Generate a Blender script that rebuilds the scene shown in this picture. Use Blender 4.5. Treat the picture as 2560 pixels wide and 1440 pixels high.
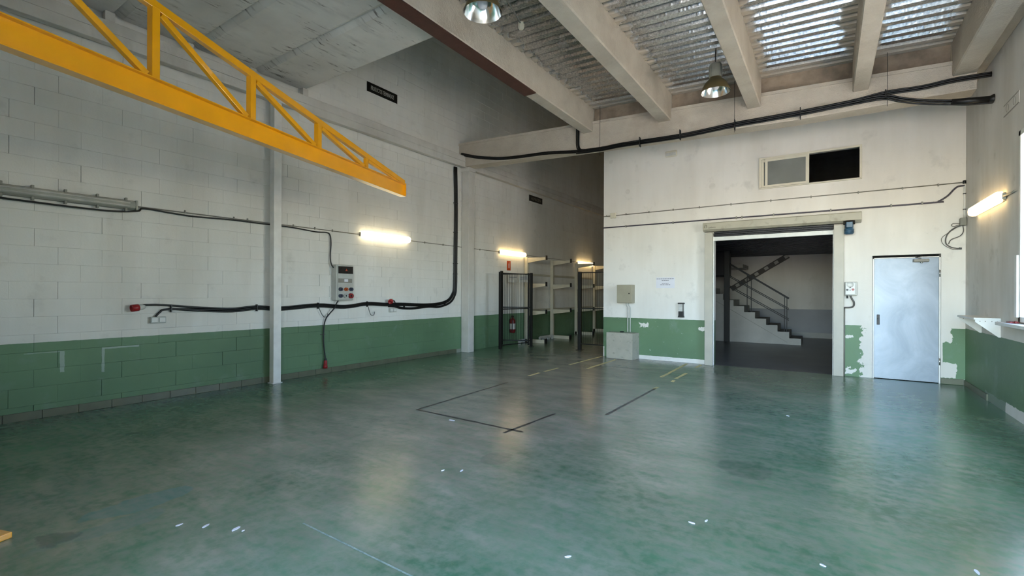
import bpy, bmesh, math, random
from mathutils import Vector, Matrix
random.seed(11)
sc = bpy.context.scene
for o in list(bpy.data.objects):
    bpy.data.objects.remove(o)
COL = sc.collection

# ------------------------------------------------------------------ camera
cam_d = bpy.data.cameras.new('camera'); cam = bpy.data.objects.new('camera', cam_d); COL.objects.link(cam)
cam_d.sensor_width = 36.0; cam_d.lens = 1175.0 / 2560 * 36.0
cam_d.shift_y = 12.2 / 2560; cam_d.clip_start = 0.05; cam_d.clip_end = 300
YAW = 0.591266
cam.matrix_world = (Matrix.Translation((7.457, 0, 1.45)) @ Matrix.Rotation(YAW, 4, 'Z')
                    @ Matrix.Rotation(math.pi / 2, 4, 'X') @ Matrix.Rotation(0.003649, 4, 'Z'))
sc.camera = cam

# ------------------------------------------------------------------ sky, sun, exposure
w = bpy.data.worlds.new('sky'); sc.world = w; w.use_nodes = True
wn = w.node_tree.nodes; wl = w.node_tree.links
bg = wn['Background']
sky = wn.new('ShaderNodeTexSky'); sky.sky_type = 'NISHITA'; sky.sun_disc = False
sky.sun_elevation = math.radians(52); sky.sun_rotation = math.radians(20); sky.air_density = 1.0; sky.dust_density = 0.4; sky.ozone_density = 2.0
wl.new(sky.outputs[0], bg.inputs[0]); bg.inputs[1].default_value = 1.7

def light(name, kind, energy, loc, rot, **kw):
    d = bpy.data.lights.new(name, kind); d.energy = energy
    o = bpy.data.objects.new(name, d); COL.objects.link(o); o.location = loc; o.rotation_euler = rot
    for k, v in kw.items(): setattr(d, k, v)
    return o
# sun stands behind the building (+Y side), so only the yard outside is sunlit
so = light('sun', 'SUN', 30.0, (0, 0, 20), (0, 0, 0), angle=0.009)
so.rotation_euler = Vector((0.25, -0.75, -1.0)).to_track_quat('-Z', 'Y').to_euler()
so.data.color = (1.0, 0.93, 0.82)
# sampling portals in the open gate behind the camera and in the window (they emit nothing)
GX0, GX1, GZ1, GY = 5.3, 9.1, 3.6, -.30
pl = light('gate_portal', 'AREA', 1, ((GX0 + GX1) / 2, GY - .5, GZ1 / 2), (math.radians(90), 0, 0), shape='RECTANGLE', size=GX1 - GX0, size_y=GZ1)
pl.data.cycles.is_portal = True
WY0, WY1, WZ0, WZ1 = 5.7, 7.62, 1.14, 3.3
pl = light('window_portal', 'AREA', 1, (9.55, (WY0 + WY1) / 2, (WZ0 + WZ1) / 2), (0, math.radians(90), 0), shape='RECTANGLE', size=WZ1 - WZ0, size_y=WY1 - WY0)
pl.data.cycles.is_portal = True
vs = sc.view_settings
vs.view_transform = 'Standard'; vs.look = 'None'; vs.gamma = 1.0; vs.use_curve_mapping = False
vs.exposure = 1.38
sc.cycles.max_bounces = 8; sc.cycles.diffuse_bounces = 4; sc.cycles.glossy_bounces = 3; sc.cycles.transmission_bounces = 4
sc.cycles.use_adaptive_sampling = True; sc.cycles.adaptive_threshold = 0.07; sc.cycles.use_denoising = True; sc.cycles.denoising_prefilter = 'ACCURATE'
sc.cycles.sample_clamp_indirect = 5.0

# ------------------------------------------------------------------ mesh helpers
class MB:
    def __init__(s): s.v = []; s.f = []; s.sm = []
    def quad(s, pts, sm=False):
        b = len(s.v); s.v += [tuple(p) for p in pts]; s.f.append(tuple(range(b, b + len(pts)))); s.sm.append(sm); return s
    def box(s, x0, x1, y0, y1, z0, z1):
        b = len(s.v)
        s.v += [(x0,y0,z0),(x1,y0,z0),(x1,y1,z0),(x0,y1,z0),(x0,y0,z1),(x1,y0,z1),(x1,y1,z1),(x0,y1,z1)]
        for q in ((0,3,2,1),(4,5,6,7),(0,1,5,4),(1,2,6,5),(2,3,7,6),(3,0,4,7)):
            s.f.append(tuple(b + i for i in q)); s.sm.append(False)
        return s
    def bar(s, p, q, wd, ht, up=(0,0,1)):
        p = Vector(p); q = Vector(q); d = (q - p).normalized(); u = Vector(up)
        r = d.cross(u)
        if r.length < 1e-4: r = d.cross(Vector((0,1,0)))
        r.normalize(); u = r.cross(d).normalized(); r *= wd / 2; u *= ht / 2
        b = len(s.v)
        for c in (p, q):
            s.v += [tuple(c - r - u), tuple(c + r - u), tuple(c + r + u), tuple(c - r + u)]
        for k in ((3,2,1,0),(4,5,6,7),(0,1,5,4),(1,2,6,5),(2,3,7,6),(3,0,4,7)):
            s.f.append(tuple(b + i for i in k)); s.sm.append(False)
        return s
    def prism(s, poly, ext):
        n = len(poly); b = len(s.v); e = Vector(ext)
        s.v += [tuple(p) for p in poly] + [tuple(Vector(p) + e) for p in poly]
        s.f.append(tuple(b + i for i in range(n))[::-1]); s.f.append(tuple(b + n + i for i in range(n))); s.sm += [False, False]
        for i in range(n):
            j = (i + 1) % n; s.f.append((b + i, b + j, b + n + j, b + n + i)); s.sm.append(False)
        return s
    def tube(s, pts, r, n=8, closed_caps=True):
        P = [Vector(p) for p in pts]; m = len(P); b = len(s.v)
        rr = r if isinstance(r, (list, tuple)) else [r] * m
        t0 = (P[1] - P[0]).normalized()
        u = t0.cross(Vector((0,0,1)))
        if u.length < .05: u = t0.cross(Vector((1,0,0)))
        u.normalize()
        for i in range(m):
            t = ((P[i+1] - P[i]) if i == 0 else (P[i] - P[i-1]) if i == m - 1 else (P[i+1] - P[i-1])).normalized()
            u = (u - t * u.dot(t)).normalized(); v = t.cross(u)
            for k in range(n):
                a = 2 * math.pi * k / n
                s.v.append(tuple(P[i] + (u * math.cos(a) + v * math.sin(a)) * rr[i]))
        for i in range(m - 1):
            for k in range(n):
                k2 = (k + 1) % n
                s.f.append((b + i*n + k, b + i*n + k2, b + (i+1)*n + k2, b + (i+1)*n + k)); s.sm.append(True)
        if closed_caps:
            s.f.append(tuple(b + k for k in range(n))[::-1]); s.f.append(tuple(b + (m-1)*n + k for k in range(n))); s.sm += [False, False]
        return s
    def lathe(s, prof, c, ax=(0,0,1), n=24, caps=False):
        a = Vector(ax).normalized(); u = a.cross(Vector((0,1,0)))
        if u.length < .1: u = a.cross(Vector((1,0,0)))
        u.normalize(); v = a.cross(u); c = Vector(c); b = len(s.v); m = len(prof)
        for r, h in prof:
            for k in range(n):
                t = 2 * math.pi * k / n; s.v.append(tuple(c + a * h + (u * math.cos(t) + v * math.sin(t)) * r))
        for i in range(m - 1):
            for k in range(n):
                k2 = (k + 1) % n
                s.f.append((b+i*n+k, b+i*n+k2, b+(i+1)*n+k2, b+(i+1)*n+k)); s.sm.append(True)
        if caps:
            s.f.append(tuple(b + k for k in range(n))[::-1]); s.f.append(tuple(b + (m-1)*n + k for k in range(n))); s.sm += [False, False]
        return s
    def cyl(s, p, q, r, n=16): return s.lathe([(r, 0), (r, (Vector(q) - Vector(p)).length)], p, Vector(q) - Vector(p), n, True)
    def build(s, name, mat, parent=None, bevel=0, origin=None):
        off = Vector((0,0,0)); par = parent
        while par is not None: off += par.location; par = par.parent
        if parent is None:
            if origin is None:
                xs = [p[0] for p in s.v]; ys = [p[1] for p in s.v]; zs = [p[2] for p in s.v]
                origin = ((min(xs)+max(xs))/2, (min(ys)+max(ys))/2, min(zs))
            off = Vector(origin)
        me = bpy.data.meshes.new(name)
        me.from_pydata([tuple(Vector(p) - off) for p in s.v], [], s.f)
        for p, k in zip(me.polygons, s.sm): p.use_smooth = k
        bm = bmesh.new(); bm.from_mesh(me); bmesh.ops.recalc_face_normals(bm, faces=bm.faces); bm.to_mesh(me); bm.free()
        me.materials.append(MAT[mat] if isinstance(mat, str) else mat)
        o = bpy.data.objects.new(name, me); COL.objects.link(o)
        if parent is None: o.location = off
        else: o.parent = parent
        if bevel:
            m = o.modifiers.new('bevel', 'BEVEL'); m.width = bevel; m.segments = 2; m.limit_method = 'ANGLE'; m.angle_limit = math.radians(40)
        return o

def tag(o, label, cat, group=None):
    o['label'] = label; o['category'] = cat
    if group: o['group'] = group
    return o
def thing(name, label, cat, loc, group=None):
    o = bpy.data.objects.new(name, None); COL.objects.link(o); o.location = loc; o.empty_display_size = .1
    return tag(o, label, cat, group)
def struct(o): o['kind'] = 'structure'; return o
def B(*a): return MB().box(*a)
def smooth_path(pts, k=6):
    P = [Vector(p) for p in pts]; out = []
    for i in range(len(P) - 1):
        a = P[max(i-1, 0)]; b = P[i]; c = P[i+1]; d = P[min(i+2, len(P)-1)]
        for j in range(k):
            t = j / k
            out.append(0.5 * ((2*b) + (c - a)*t + (2*a - 5*b + 4*c - d)*t*t + (3*b - a - 3*c + d)*t**3))
    out.append(P[-1]); return out
def text(body, width, height, org, xdir, ydir, mat, parent, name='lettering', depth=.0006):
    cu = bpy.data.curves.new('t', 'FONT'); cu.body = body; cu.extrude = .01; cu.align_x = 'CENTER'; cu.align_y = 'CENTER'; cu.resolution_u = 2
    ob = bpy.data.objects.new('t', cu); COL.objects.link(ob)
    dg = bpy.context.evaluated_depsgraph_get(); me = bpy.data.meshes.new_from_object(ob.evaluated_get(dg))
    bpy.data.objects.remove(ob); bpy.data.curves.remove(cu)
    xs = [v.co.x for v in me.vertices]; ys = [v.co.y for v in me.vertices]
    cx = (min(xs)+max(xs))/2; cy = (min(ys)+max(ys))/2; sx = width/(max(xs)-min(xs)); sy = height/(max(ys)-min(ys))
    X = Vector(xdir); Y = Vector(ydir); Z = X.cross(Y); O = Vector(org)
    off = Vector((0,0,0)); par = parent
    while par is not None: off += par.location; par = par.parent
    for v in me.vertices:
        v.co = O + X*(v.co.x-cx)*sx + Y*(v.co.y-cy)*sy + Z*(depth if v.co.z > 0 else -depth) - off
    me.materials.clear(); me.materials.append(MAT[mat])
    o = bpy.data.objects.new(name, me); COL.objects.link(o); o.parent = parent
    return o

# ------------------------------------------------------------------ materials
MAT = {}
class NT:
    def __init__(s, name):
        s.m = bpy.data.materials.new(name); s.m.use_nodes = True; MAT[name] = s.m
        s.t = s.m.node_tree; s.b = s.t.nodes['Principled BSDF']
        g = s.t.nodes.new('ShaderNodeNewGeometry'); s.P = g.outputs['Position']
        x = s.t.nodes.new('ShaderNodeSeparateXYZ'); s.t.links.new(s.P, x.inputs[0]); s.X, s.Y, s.Z = x.outputs
    def _in(s, sock, v):
        if hasattr(v, 'is_linked') or hasattr(v, 'links'): s.t.links.new(v, sock)
        else: sock.default_value = v
    def math(s, op, a, b=0.0, c=None, clamp=False):
        n = s.t.nodes.new('ShaderNodeMath'); n.operation = op; n.use_clamp = clamp
        s._in(n.inputs[0], a); s._in(n.inputs[1], b)
        if c is not None: s._in(n.inputs[2], c)
        return n.outputs[0]
    def mr(s, v, a, b, c=0.0, d=1.0):
        n = s.t.nodes.new('ShaderNodeMapRange'); s._in(n.inputs[0], v)
        for i, k in enumerate((a, b, c, d)): n.inputs[i+1].default_value = k
        return n.outputs[0]
    def vec(s, sx=1, sy=1, sz=1):
        n = s.t.nodes.new('ShaderNodeVectorMath'); n.operation = 'MULTIPLY'; s.t.links.new(s.P, n.inputs[0]); n.inputs[1].default_value = (sx, sy, sz)
        return n.outputs[0]
    def noise(s, scale, detail=3, rough=.55, v=None, dist=0):
        n = s.t.nodes.new('ShaderNodeTexNoise'); s.t.links.new(v or s.P, n.inputs['Vector'])
        n.inputs['Scale'].default_value = scale; n.inputs['Detail'].default_value = detail; n.inputs['Roughness'].default_value = rough; n.inputs['Distortion'].default_value = dist
        return n.outputs[0]
    def voro(s, scale, v=None, feat='F1'):
        n = s.t.nodes.new('ShaderNodeTexVoronoi'); n.feature = feat; s.t.links.new(v or s.P, n.inputs['Vector']); n.inputs['Scale'].default_value = scale
        return n.outputs[0]
    def mix(s, f, a, b):
        n = s.t.nodes.new('ShaderNodeMix'); n.data_type = 'RGBA'; s._in(n.inputs[0], f)
        for k, v in ((6, a), (7, b)):
            if isinstance(v, (tuple, list)): n.inputs[k].default_value = (*v[:3], 1)
            else: s.t.links.new(v, n.inputs[k])
        return n.outputs[2]
    def mixv(s, f, a, b):
        n = s.t.nodes.new('ShaderNodeMix'); n.data_type = 'FLOAT'; s._in(n.inputs[0], f); s._in(n.inputs[2], a); s._in(n.inputs[3], b)
        return n.outputs[0]
    def col(s, c):
        if isinstance(c, (tuple, list)): s.b.inputs['Base Color'].default_value = (*c[:3], 1)
        else: s.t.links.new(c, s.b.inputs['Base Color'])
        return s
    def set(s, **k):
        for n, v in k.items(): s._in(s.b.inputs[{'rough':'Roughness','metal':'Metallic','spec':'Specular IOR Level','coat':'Coat Weight','coatr':'Coat Roughness','trans':'Transmission Weight','ior':'IOR','es':'Emission Strength','alpha':'Alpha'}[n]], v)
        return s
    def bump(s, h, dist=.01, strength=.5):
        n = s.t.nodes.new('ShaderNodeBump'); s.t.links.new(h, n.inputs['Height']); n.inputs['Distance'].default_value = dist; n.inputs['Strength'].default_value = strength
        s.t.links.new(n.outputs[0], s.b.inputs['Normal']); return s

def hexc(h):
    h = h.lstrip('#'); r = [int(h[i:i+2], 16)/255 for i in (0, 2, 4)]
    return tuple(c/12.92 if c <= .04045 else ((c+.055)/1.055)**2.4 for c in r)
def pm(name, c, rough=.5, metal=0.0, var=.12, scale=5, bump=0, bscale=60, coat=0, dirt=None):
    n = NT(name); c = hexc(c) if isinstance(c, str) else c
    f = n.mr(n.noise(scale, 4), .3, .7)
    base = n.mix(f, tuple(k*(1-var) for k in c), tuple(min(1, k*(1+var*.6)) for k in c))
    if dirt: base = n.mix(n.mr(n.noise(scale*2.3, 5), .58, .72, 0, .8), base, hexc(dirt))
    n.col(base).set(rough=rough, metal=metal)
    if coat: n.set(coat=coat, coatr=.04)
    if bump: n.bump(n.noise(bscale, 3), .004, bump)
    return n

WHITE = (.80, .785, .74); GREEN = (.125, .215, .115)
def boxmask(n, U, u0, u1, z0, z1, nz, amp):
    a = n.math('MINIMUM', n.math('SUBTRACT', U, u0), n.math('SUBTRACT', u1, U))
    b = n.math('MINIMUM', n.math('SUBTRACT', n.Z, z0), n.math('SUBTRACT', z1, n.Z))
    d = n.math('ADD', n.math('MINIMUM', a, b), n.math('MULTIPLY', n.math('SUBTRACT', nz, .5), amp))
    return n.math('GREATER_THAN', d, 0.0)
def wall_mat(name, zsplit, white=WHITE, green=GREEN, U='X', patches=(), chips=.70, grime=.5, marks=(), rings=False):
    n = NT(name); u = n.X if U == 'X' else n.Y
    big = n.noise(.55, 4); fine = n.noise(3.2, 5, .6); vst = n.noise(1.0, 4, .6, n.vec(2.2, 2.2, .35)); sp = n.noise(14, 4, .65); rag = n.noise(9, 5, .65)
    dirt = n.mr(n.math('ADD', n.math('MULTIPLY', big, .5), n.math('MULTIPLY', vst, .5)), .42, .66, 0, grime)
    wcol = n.mix(dirt, white, tuple(k*f for k, f in zip(white, (.74, .715, .67))))
    wcol = n.mix(n.mr(fine, .60, .74, 0, .28*grime*2), wcol, (.40, .385, .35))
    wcol = n.mix(n.mr(sp, .72, .76, 0, .45), wcol, (.33, .32, .29))
    gcol = n.mix(n.mr(big, .35, .65), tuple(k*.86 for k in green), tuple(k*1.16 for k in green))
    gcol = n.mix(n.mr(fine, .58, .72, 0, .35), gcol, (.22, .30, .24))
    gcol = n.mix(n.mr(n.noise(11, 5, .7), chips, chips+.02, 0, .9), gcol, (.62, .66, .60))
    zz = n.math('ADD', n.Z, n.math('MULTIPLY', n.math('SUBTRACT', rag, .5), .012))
    if rings:
        rv = n.voro(1.25, n.vec(1, .001, 1)); wcol = n.mix(n.math('MULTIPLY', n.mr(rv, .085, .07), n.mr(rag, .35, .6, .05, .32)), wcol, (.46, .44, .39))
    isg = n.math('LESS_THAN', zz, zsplit)
    for (u0, u1, z0, z1, amp) in patches:
        isg = n.math('MULTIPLY', isg, n.math('SUBTRACT', 1.0, boxmask(n, u, u0, u1, z0, z1, rag, amp)))
    c = n.mix(isg, wcol, gcol)
    for (u0, u1, z0, z1, amp, mc) in marks:
        c = n.mix(n.math('MULTIPLY', boxmask(n, u, u0, u1, z0, z1, rag, amp), .5), c, mc)
    n.col(c).set(rough=n.mixv(isg, .75, .5), spec=.35)
    n.bump(n.math('ADD', n.math('MULTIPLY', n.noise(45, 4), .6), n.math('MULTIPLY', fine, 1.5)), .006, .35)
    return n
wall_mat('wall_block', .865, U='Y', chips=.73, marks=[(1.62, 1.66, .50, .75, .03, (.5,.55,.52)), (2.0, 2.03, .45, .74, .03, (.5,.55,.52)), (2.0, 2.38, .735, .755, .02, (.5,.55,.52)), (1.32, 1.62, .74, .75, .02, (.4,.46,.42))])
wall_mat('wall_office', .90, white=(.81, .785, .735), patches=[(7.955, 8.3, -.2, 2, .42), (7.735, 7.87, .05, .12, .22), (7.74, 7.81, .13, .18, .16), (7.73, 7.84, .68, .74, .2),
    (8.9, 9.125, .67, 2, .16), (8.9, 9.175, .10, .345, .10), (8.9, 9.012, .3, .7, .012), (3.93, 5.40, -.2, .085, .02), (3.0, 3.165, -.2, .22, .02), (4.00, 4.18, .71, .79, .2), (5.24, 5.40, .69, .76, .2)], chips=.685, rings=True)
wall_mat('wall_side', .91, white=(.70, .685, .66), U='Y', grime=.9, chips=.72, patches=[(7.3, 8.2, -.1, .13, .06)], marks=[(8.2, 9.1, -.1, .12, .08, (.30, .34, .32))])
wall_mat('wall_plain', -1, white=(.74, .72, .68))
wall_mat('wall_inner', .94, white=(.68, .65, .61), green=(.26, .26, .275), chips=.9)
n = NT('ground'); n.col(n.mix(n.mr(n.noise(.4, 4), .3, .7), (.46, .39, .30), (.58, .50, .39))).set(rough=.9)

# worn green floor paint
n = NT('floor_paint')
warp = n.noise(.7, 4, .6); med = n.noise(2.6, 5, .55, n.vec(.7, 1.1, 1)); fin = n.noise(13, 5, .6); scr = n.noise(5, 4, .55, n.vec(.5, 2.6, 1))
gx = n.math('MULTIPLY', n.mr(n.X, .3, 2.4), n.mr(n.X, 8.2, 4.6))
gy = n.mr(n.Y, 1.0, 4.2, .28, 1.0)
g = n.math('MULTIPLY', gx, gy)
g = n.math('ADD', g, n.math('MULTIPLY', n.math('SUBTRACT', warp, .5), 1.0))
g = n.math('ADD', g, n.math('MULTIPLY', n.math('SUBTRACT', med, .5), .8))
g = n.math('ADD', g, n.math('MULTIPLY', n.math('SUBTRACT', scr, .5), 1.1))
g = n.math('ADD', g, n.math('MULTIPLY', n.math('SUBTRACT', fin, .5), 1.3))
grey = n.mr(g, -.22, 1.12)
gr1 = n.mix(n.mr(warp, .35, .65), (.046, .140, .074), (.095, .230, .132))
gr1 = n.mix(n.mr(fin, .42, .72, 0, .55), gr1, (.15, .27, .20))
gy1 = n.mix(n.mr(med, .3, .7), (.205, .192, .152), (.33, .31, .25))
gy1 = n.mix(n.mr(fin, .58, .74, 0, .30), gy1, (.08, .105, .088))
c = n.mix(grey, gr1, gy1)
c = n.mix(n.mr(n.noise(30, 4, .7), .70, .76, 0, .4), c, (.36, .41, .37))
# joint-wide dark scuffs and the teal and dark spots beside the crane foot
def disc(cx, cy, rx, ry, amp=.5):
    a = n.math('POWER', n.math('DIVIDE', n.math('SUBTRACT', n.X, cx), rx), 2); b = n.math('POWER', n.math('DIVIDE', n.math('SUBTRACT', n.Y, cy), ry), 2)
    return n.mr(n.math('ADD', n.math('ADD', a, b), n.math('MULTIPLY', n.math('SUBTRACT', med, .5), 4*amp)), 1.15, .85)
c = n.mix(n.math('MULTIPLY', disc(3.55, 1.25, .12, .34, 1.0), .5), c, (.09, .22, .22))
c = n.mix(n.math('MULTIPLY', disc(3.80, 1.0, .10, .30, 1.0), .3), c, (.10, .21, .21))
c = n.mix(n.math('MULTIPLY', disc(3.72, .82, .17, .10, 1.6), .45), c, (.016, .045, .028))
c = n.mix(n.math('MULTIPLY', disc(5.05, 3.35, .13, .16, .6), .22), c, (.05, .06, .055))
c = n.mix(n.math('MULTIPLY', disc(6.9, 4.3, .2, .22, .8), .25), c, (.03, .06, .045))
n.col(c).set(rough=.23, spec=.55)
n.bump(n.math('ADD', n.math('MULTIPLY', n.noise(3.5, 3), 1.0), n.math('MULTIPLY', fin, .25)), .004, .06)
n = NT('floor_grey'); n.col(n.mix(n.mr(n.noise(1.5, 5), .3, .7), (.10, .098, .10), (.15, .148, .15))).set(rough=.35)

# painted rough concrete of beams
n = NT('concrete_beige'); f1 = n.noise(2.0, 5, .6); f2 = n.noise(26, 5, .65)
c = n.mix(n.mr(f1, .3, .7), (.49, .43, .355), (.61, .55, .465))
c = n.mix(n.mr(n.noise(.8, 5, .7), .56, .72, 0, .5), c, (.36, .30, .235))
n.col(c).set(rough=.85, spec=.2).bump(n.math('ADD', f2, n.math('MULTIPLY', n.noise(70, 3), .5)), .015, .8)
n = NT('concrete_white'); f1 = n.noise(1.6, 5, .6)
c = n.mix(n.mr(f1, .3, .7), (.56, .535, .49), (.70, .675, .63)); c = n.mix(n.mr(n.noise(1.2, 5, .7, n.vec(1, 1, .3)), .55, .7, 0, .45), c, (.42, .39, .34))
n.col(c).set(rough=.8, spec=.25).bump(n.noise(30, 4), .008, .5)
n = NT('slab_panel'); st = n.noise(1.0, 6, .72, n.vec(16, 2.6, 1)); f1 = n.noise(1.3, 4)
c = n.mix(n.mr(f1, .3, .7), (.60, .575, .54), (.78, .755, .71))
blot = n.math('MULTIPLY', n.mr(st, .55, .62), n.mr(n.noise(1.6, 3), .46, .58))
c = n.mix(n.math('MULTIPLY', blot, .85), c, (.10, .075, .062)); c = n.mix(n.mr(n.noise(6, 4, .6, n.vec(1, .25, 1)), .56, .7, 0, .4), c, (.42, .40, .38))
n.col(c).set(rough=.85, spec=.2).bump(st, .004, .4)
# embossed steel deck with beige overspray along the joists
n = NT('deck_steel')
emb = n.voro(1.0, n.vec(20, 31, 0)); rough_n = n.noise(50, 3)
spots = n.mr(n.noise(38, 4, .7), .40, .66)
metc = n.mix(spots, (.36, .365, .37), (.68, .68, .67))
jd = None
for jx in (3.52, 4.83, 5.07, 6.325, 6.53, 7.76, 7.96, 8.875):
    d = n.math('ABSOLUTE', n.math('SUBTRACT', n.X, jx)); jd = d if jd is None else n.math('MINIMUM', jd, d)
rib = n.noise(1.0, 3, .6, n.vec(1.5, 5.0, 0))
over = n.mr(n.math('ADD', jd, n.math('MULTIPLY', n.math('SUBTRACT', rib, .5), -.55)), .13, .07)
over = n.math('MAXIMUM', over, n.math('MULTIPLY', n.mr(n.Y, 8.45, 8.6), .8))
over = n.math('MAXIMUM', over, n.mr(n.noise(1.4, 5, .7), .62, .74, 0, .5))
n.col(n.mix(over, metc, (.47, .405, .325))).set(rough=n.mixv(over, .27, .85), metal=n.mixv(over, .95, 0.0))
n.bump(n.math('ADD', n.mr(emb, .0, .45, 1, 0), n.math('MULTIPLY', rough_n, .25)), .003, .45)

pm('yellow_paint', (.93, .41, .004), .28, 0, .07, 3, coat=.6)
pm('infill_brown', (.30, .235, .175), .9, 0, .5, 3, bump=.4, dirt='#8a7a66')
pm('rust_brown', (.085, .028, .018), .65, 0, .25, 7, bump=.3)
pm('metal_dark', '#3a3a3a', .4, .7)
pm('black_plastic', '#141414', .45)
pm('black_cable', '#0d0d0e', .42, 0, .3, 20)
pm('grey_cable', '#55524e', .5)
pm('conduit_grey', '#8a877e', .5); pm('conduit_plum', '#4a4650', .45)
pm('white_plastic', '#d9d9d4', .4); pm('dirty_white', '#c9c8c2', .55, 0, .2, 8)
pm('lamp_body', '#8e8e84', .5, 0, .2, 6); pm('lamp_cover', '#a9a99f', .35, 0, .15, 4)
pm('panel_grey', '#b9bab4', .45); pm('panel_dark', '#25211e', .2); pm('socket_blue', '#3c4152', .4); pm('socket_red', '#8e2424', .4); pm('orange_plastic', '#c2571e', .4)
pm('red_plastic', '#9c1f22', .35); pm('red_paint', '#701618', .35, 0, .15, 9)
pm('sign_black', '#0b0b0b', .35); pm('sign_letter', '#c9c6be', .5); pm('sign_letter_dim', '#8d887c', .6); pm('sign_orange', '#c04a20', .45); pm('paper', '#dfdfe6', .7, 0, .03); pm('ink_grey', '#8f8f98', .7); pm('ink_dark', '#4a463c', .6)
pm('cabinet_beige', '#a29c88', .45, 0, .08, 4); pm('box_beige', '#b5b1a2', .55, 0, .10, 5, dirt='#8f8b7d')
pm('shutter_beige', '#a9a493', .45, 0, .1, 4, dirt='#8d8875'); pm('guide_beige', '#b3aea0', .45, 0, .08, 4)
pm('frame_cream', '#d8d2bf', .4, 0, .06); pm('motor_blue', '#2f536c', .35, 0, .2, 14, coat=.2)
pm('fence_black', '#11110f', .5); pm('rack_cream', '#c4bda9', .5, 0, .1, 5); pm('tile_green', (.125, .13, .08), .4, 0, .15, 6); pm('grout', '#8f9386', .8)
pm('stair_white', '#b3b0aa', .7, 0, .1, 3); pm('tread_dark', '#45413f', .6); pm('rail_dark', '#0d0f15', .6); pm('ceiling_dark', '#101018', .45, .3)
pm('steel_white', '#e8e6e1', .5, 0, .08, 6); pm('shade_olive', '#5d5236', .45, 0, .12, 6)
n = pm('reflector', (.86, .85, .82), .16, 1.0, .05); pm('bulb_glass', '#d8d8de', .2)
n = NT('door_steel'); f1 = n.noise(1.8, 5, .62, n.vec(1, 1, .7), 1.0); f2 = n.noise(9, 4, .6)
n.col(n.mix(n.mr(f1, .3, .7), (.125, .145, .168), (.20, .222, .25))).set(rough=.42, metal=.9)
n.bump(f1, .01, .10)
n = pm('steel_bright', (.66, .66, .66), .28, 1.0)
n = NT('window_glass'); n.col((.70, .76, .76)).set(rough=.03, alpha=.12)
n = NT('frosted_glass'); n.col(n.mix(n.mr(n.noise(2), .3, .7), (.16, .17, .155), (.22, .235, .22))).set(rough=.18, spec=.5)
n = NT('line_yellow'); wv = n.noise(16, 5, .7)
n.col(n.mix(n.mr(wv, .36, .5), (.36, .32, .17), (.72, .60, .26))).set(rough=.5)
n = NT('line_pale'); n.col(n.mix(n.mr(n.noise(12, 5, .7), .44, .58), (.22, .24, .20), (.42, .42, .33))).set(rough=.5)
n = NT('line_dark'); n.col(n.mix(n.mr(n.noise(9, 5, .7), .46, .60), (.028, .031, .029), (.085, .092, .085))).set(rough=.45)
n = NT('line_scratch'); n.col(n.mix(n.mr(n.noise(14, 4, .7), .40, .6), (.15, .24, .20), (.36, .43, .38))).set(rough=.6)
def lampmat(name, colr, strength):
    n = NT(name); n.col((.9, .88, .82)).set(rough=.4, es=strength); n.b.inputs['Emission Color'].default_value = (*colr, 1)
    n.t.links.new(n.mix(n.mr(n.noise(3, 2), .3, .7), colr, tuple(k*.93 for k in colr)), n.b.inputs['Emission Color'])
lampmat('lamp_lit', (1.0, .83, .52), 2.4)
lampmat('lamp_lit_warm', (1.0, .70, .32), 2.6)

# ------------------------------------------------------------------ structure
XR, YB = 9.281, 10.24
# floor
fl = struct(B(-.3, 9.6, GY - .6, YB, -.15, 0).box(-.3, 3.34, YB, 20.2, -.15, 0).build('floor', 'floor_paint'))
struct(B(3.34, 9.6, YB, 18.8, -.15, -.002).build('floor', 'floor_grey'))
struct(B(-40, 60, -60, GY - .6, -.25, -.1).box(9.6, 60, GY - .6, 40, -.25, -.1).build('ground', 'ground'))
def fline(x0, y0, x1, y1, wd, mat):
    d = Vector((x1-x0, y1-y0, 0)); L = d.length; d /= L; r = Vector((d.y, -d.x, 0)) * wd/2; k = max(2, int(L/.12)); m = MB()
    prev = None
    for i in range(k+1):
        p = Vector((x0, y0, .0012)) + d*L*i/k; j = random.uniform(.75, 1.1)
        cur = (p - r*j, p + r*random.uniform(.75, 1.1))
        if prev: m.quad([prev[0], prev[1], cur[1], cur[0]])
        prev = cur
    return m.build('floor_line', mat, fl)
for a in ((3.24,4.18,3.16,6.35),(3.24,4.18,4.83,4.13),(4.68,4.0,4.74,4.98),(5.27,5.28,5.28,7.15)): fline(*a, .042, 'line_dark')
for a in ((3.13,6.98,3.11,7.37),(3.12,7.53,3.14,8.05),(3.13,8.53,3.16,10.12),(3.63,8.29,3.62,9.8),(5.07,8.19,5.05,10.1),(5.32,8.19,5.33,8.88),(5.35,7.85,5.33,8.03),(5.28,7.1,5.28,7.3),(5.32,9.65,5.33,10.09)): fline(*a, .06, 'line_yellow')
fline(3.7, 8.83, 5.0, 8.85, .04, 'line_pale'); fline(4.73, 1.72, 5.75, 1.71, .012, 'line_scratch')

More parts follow.
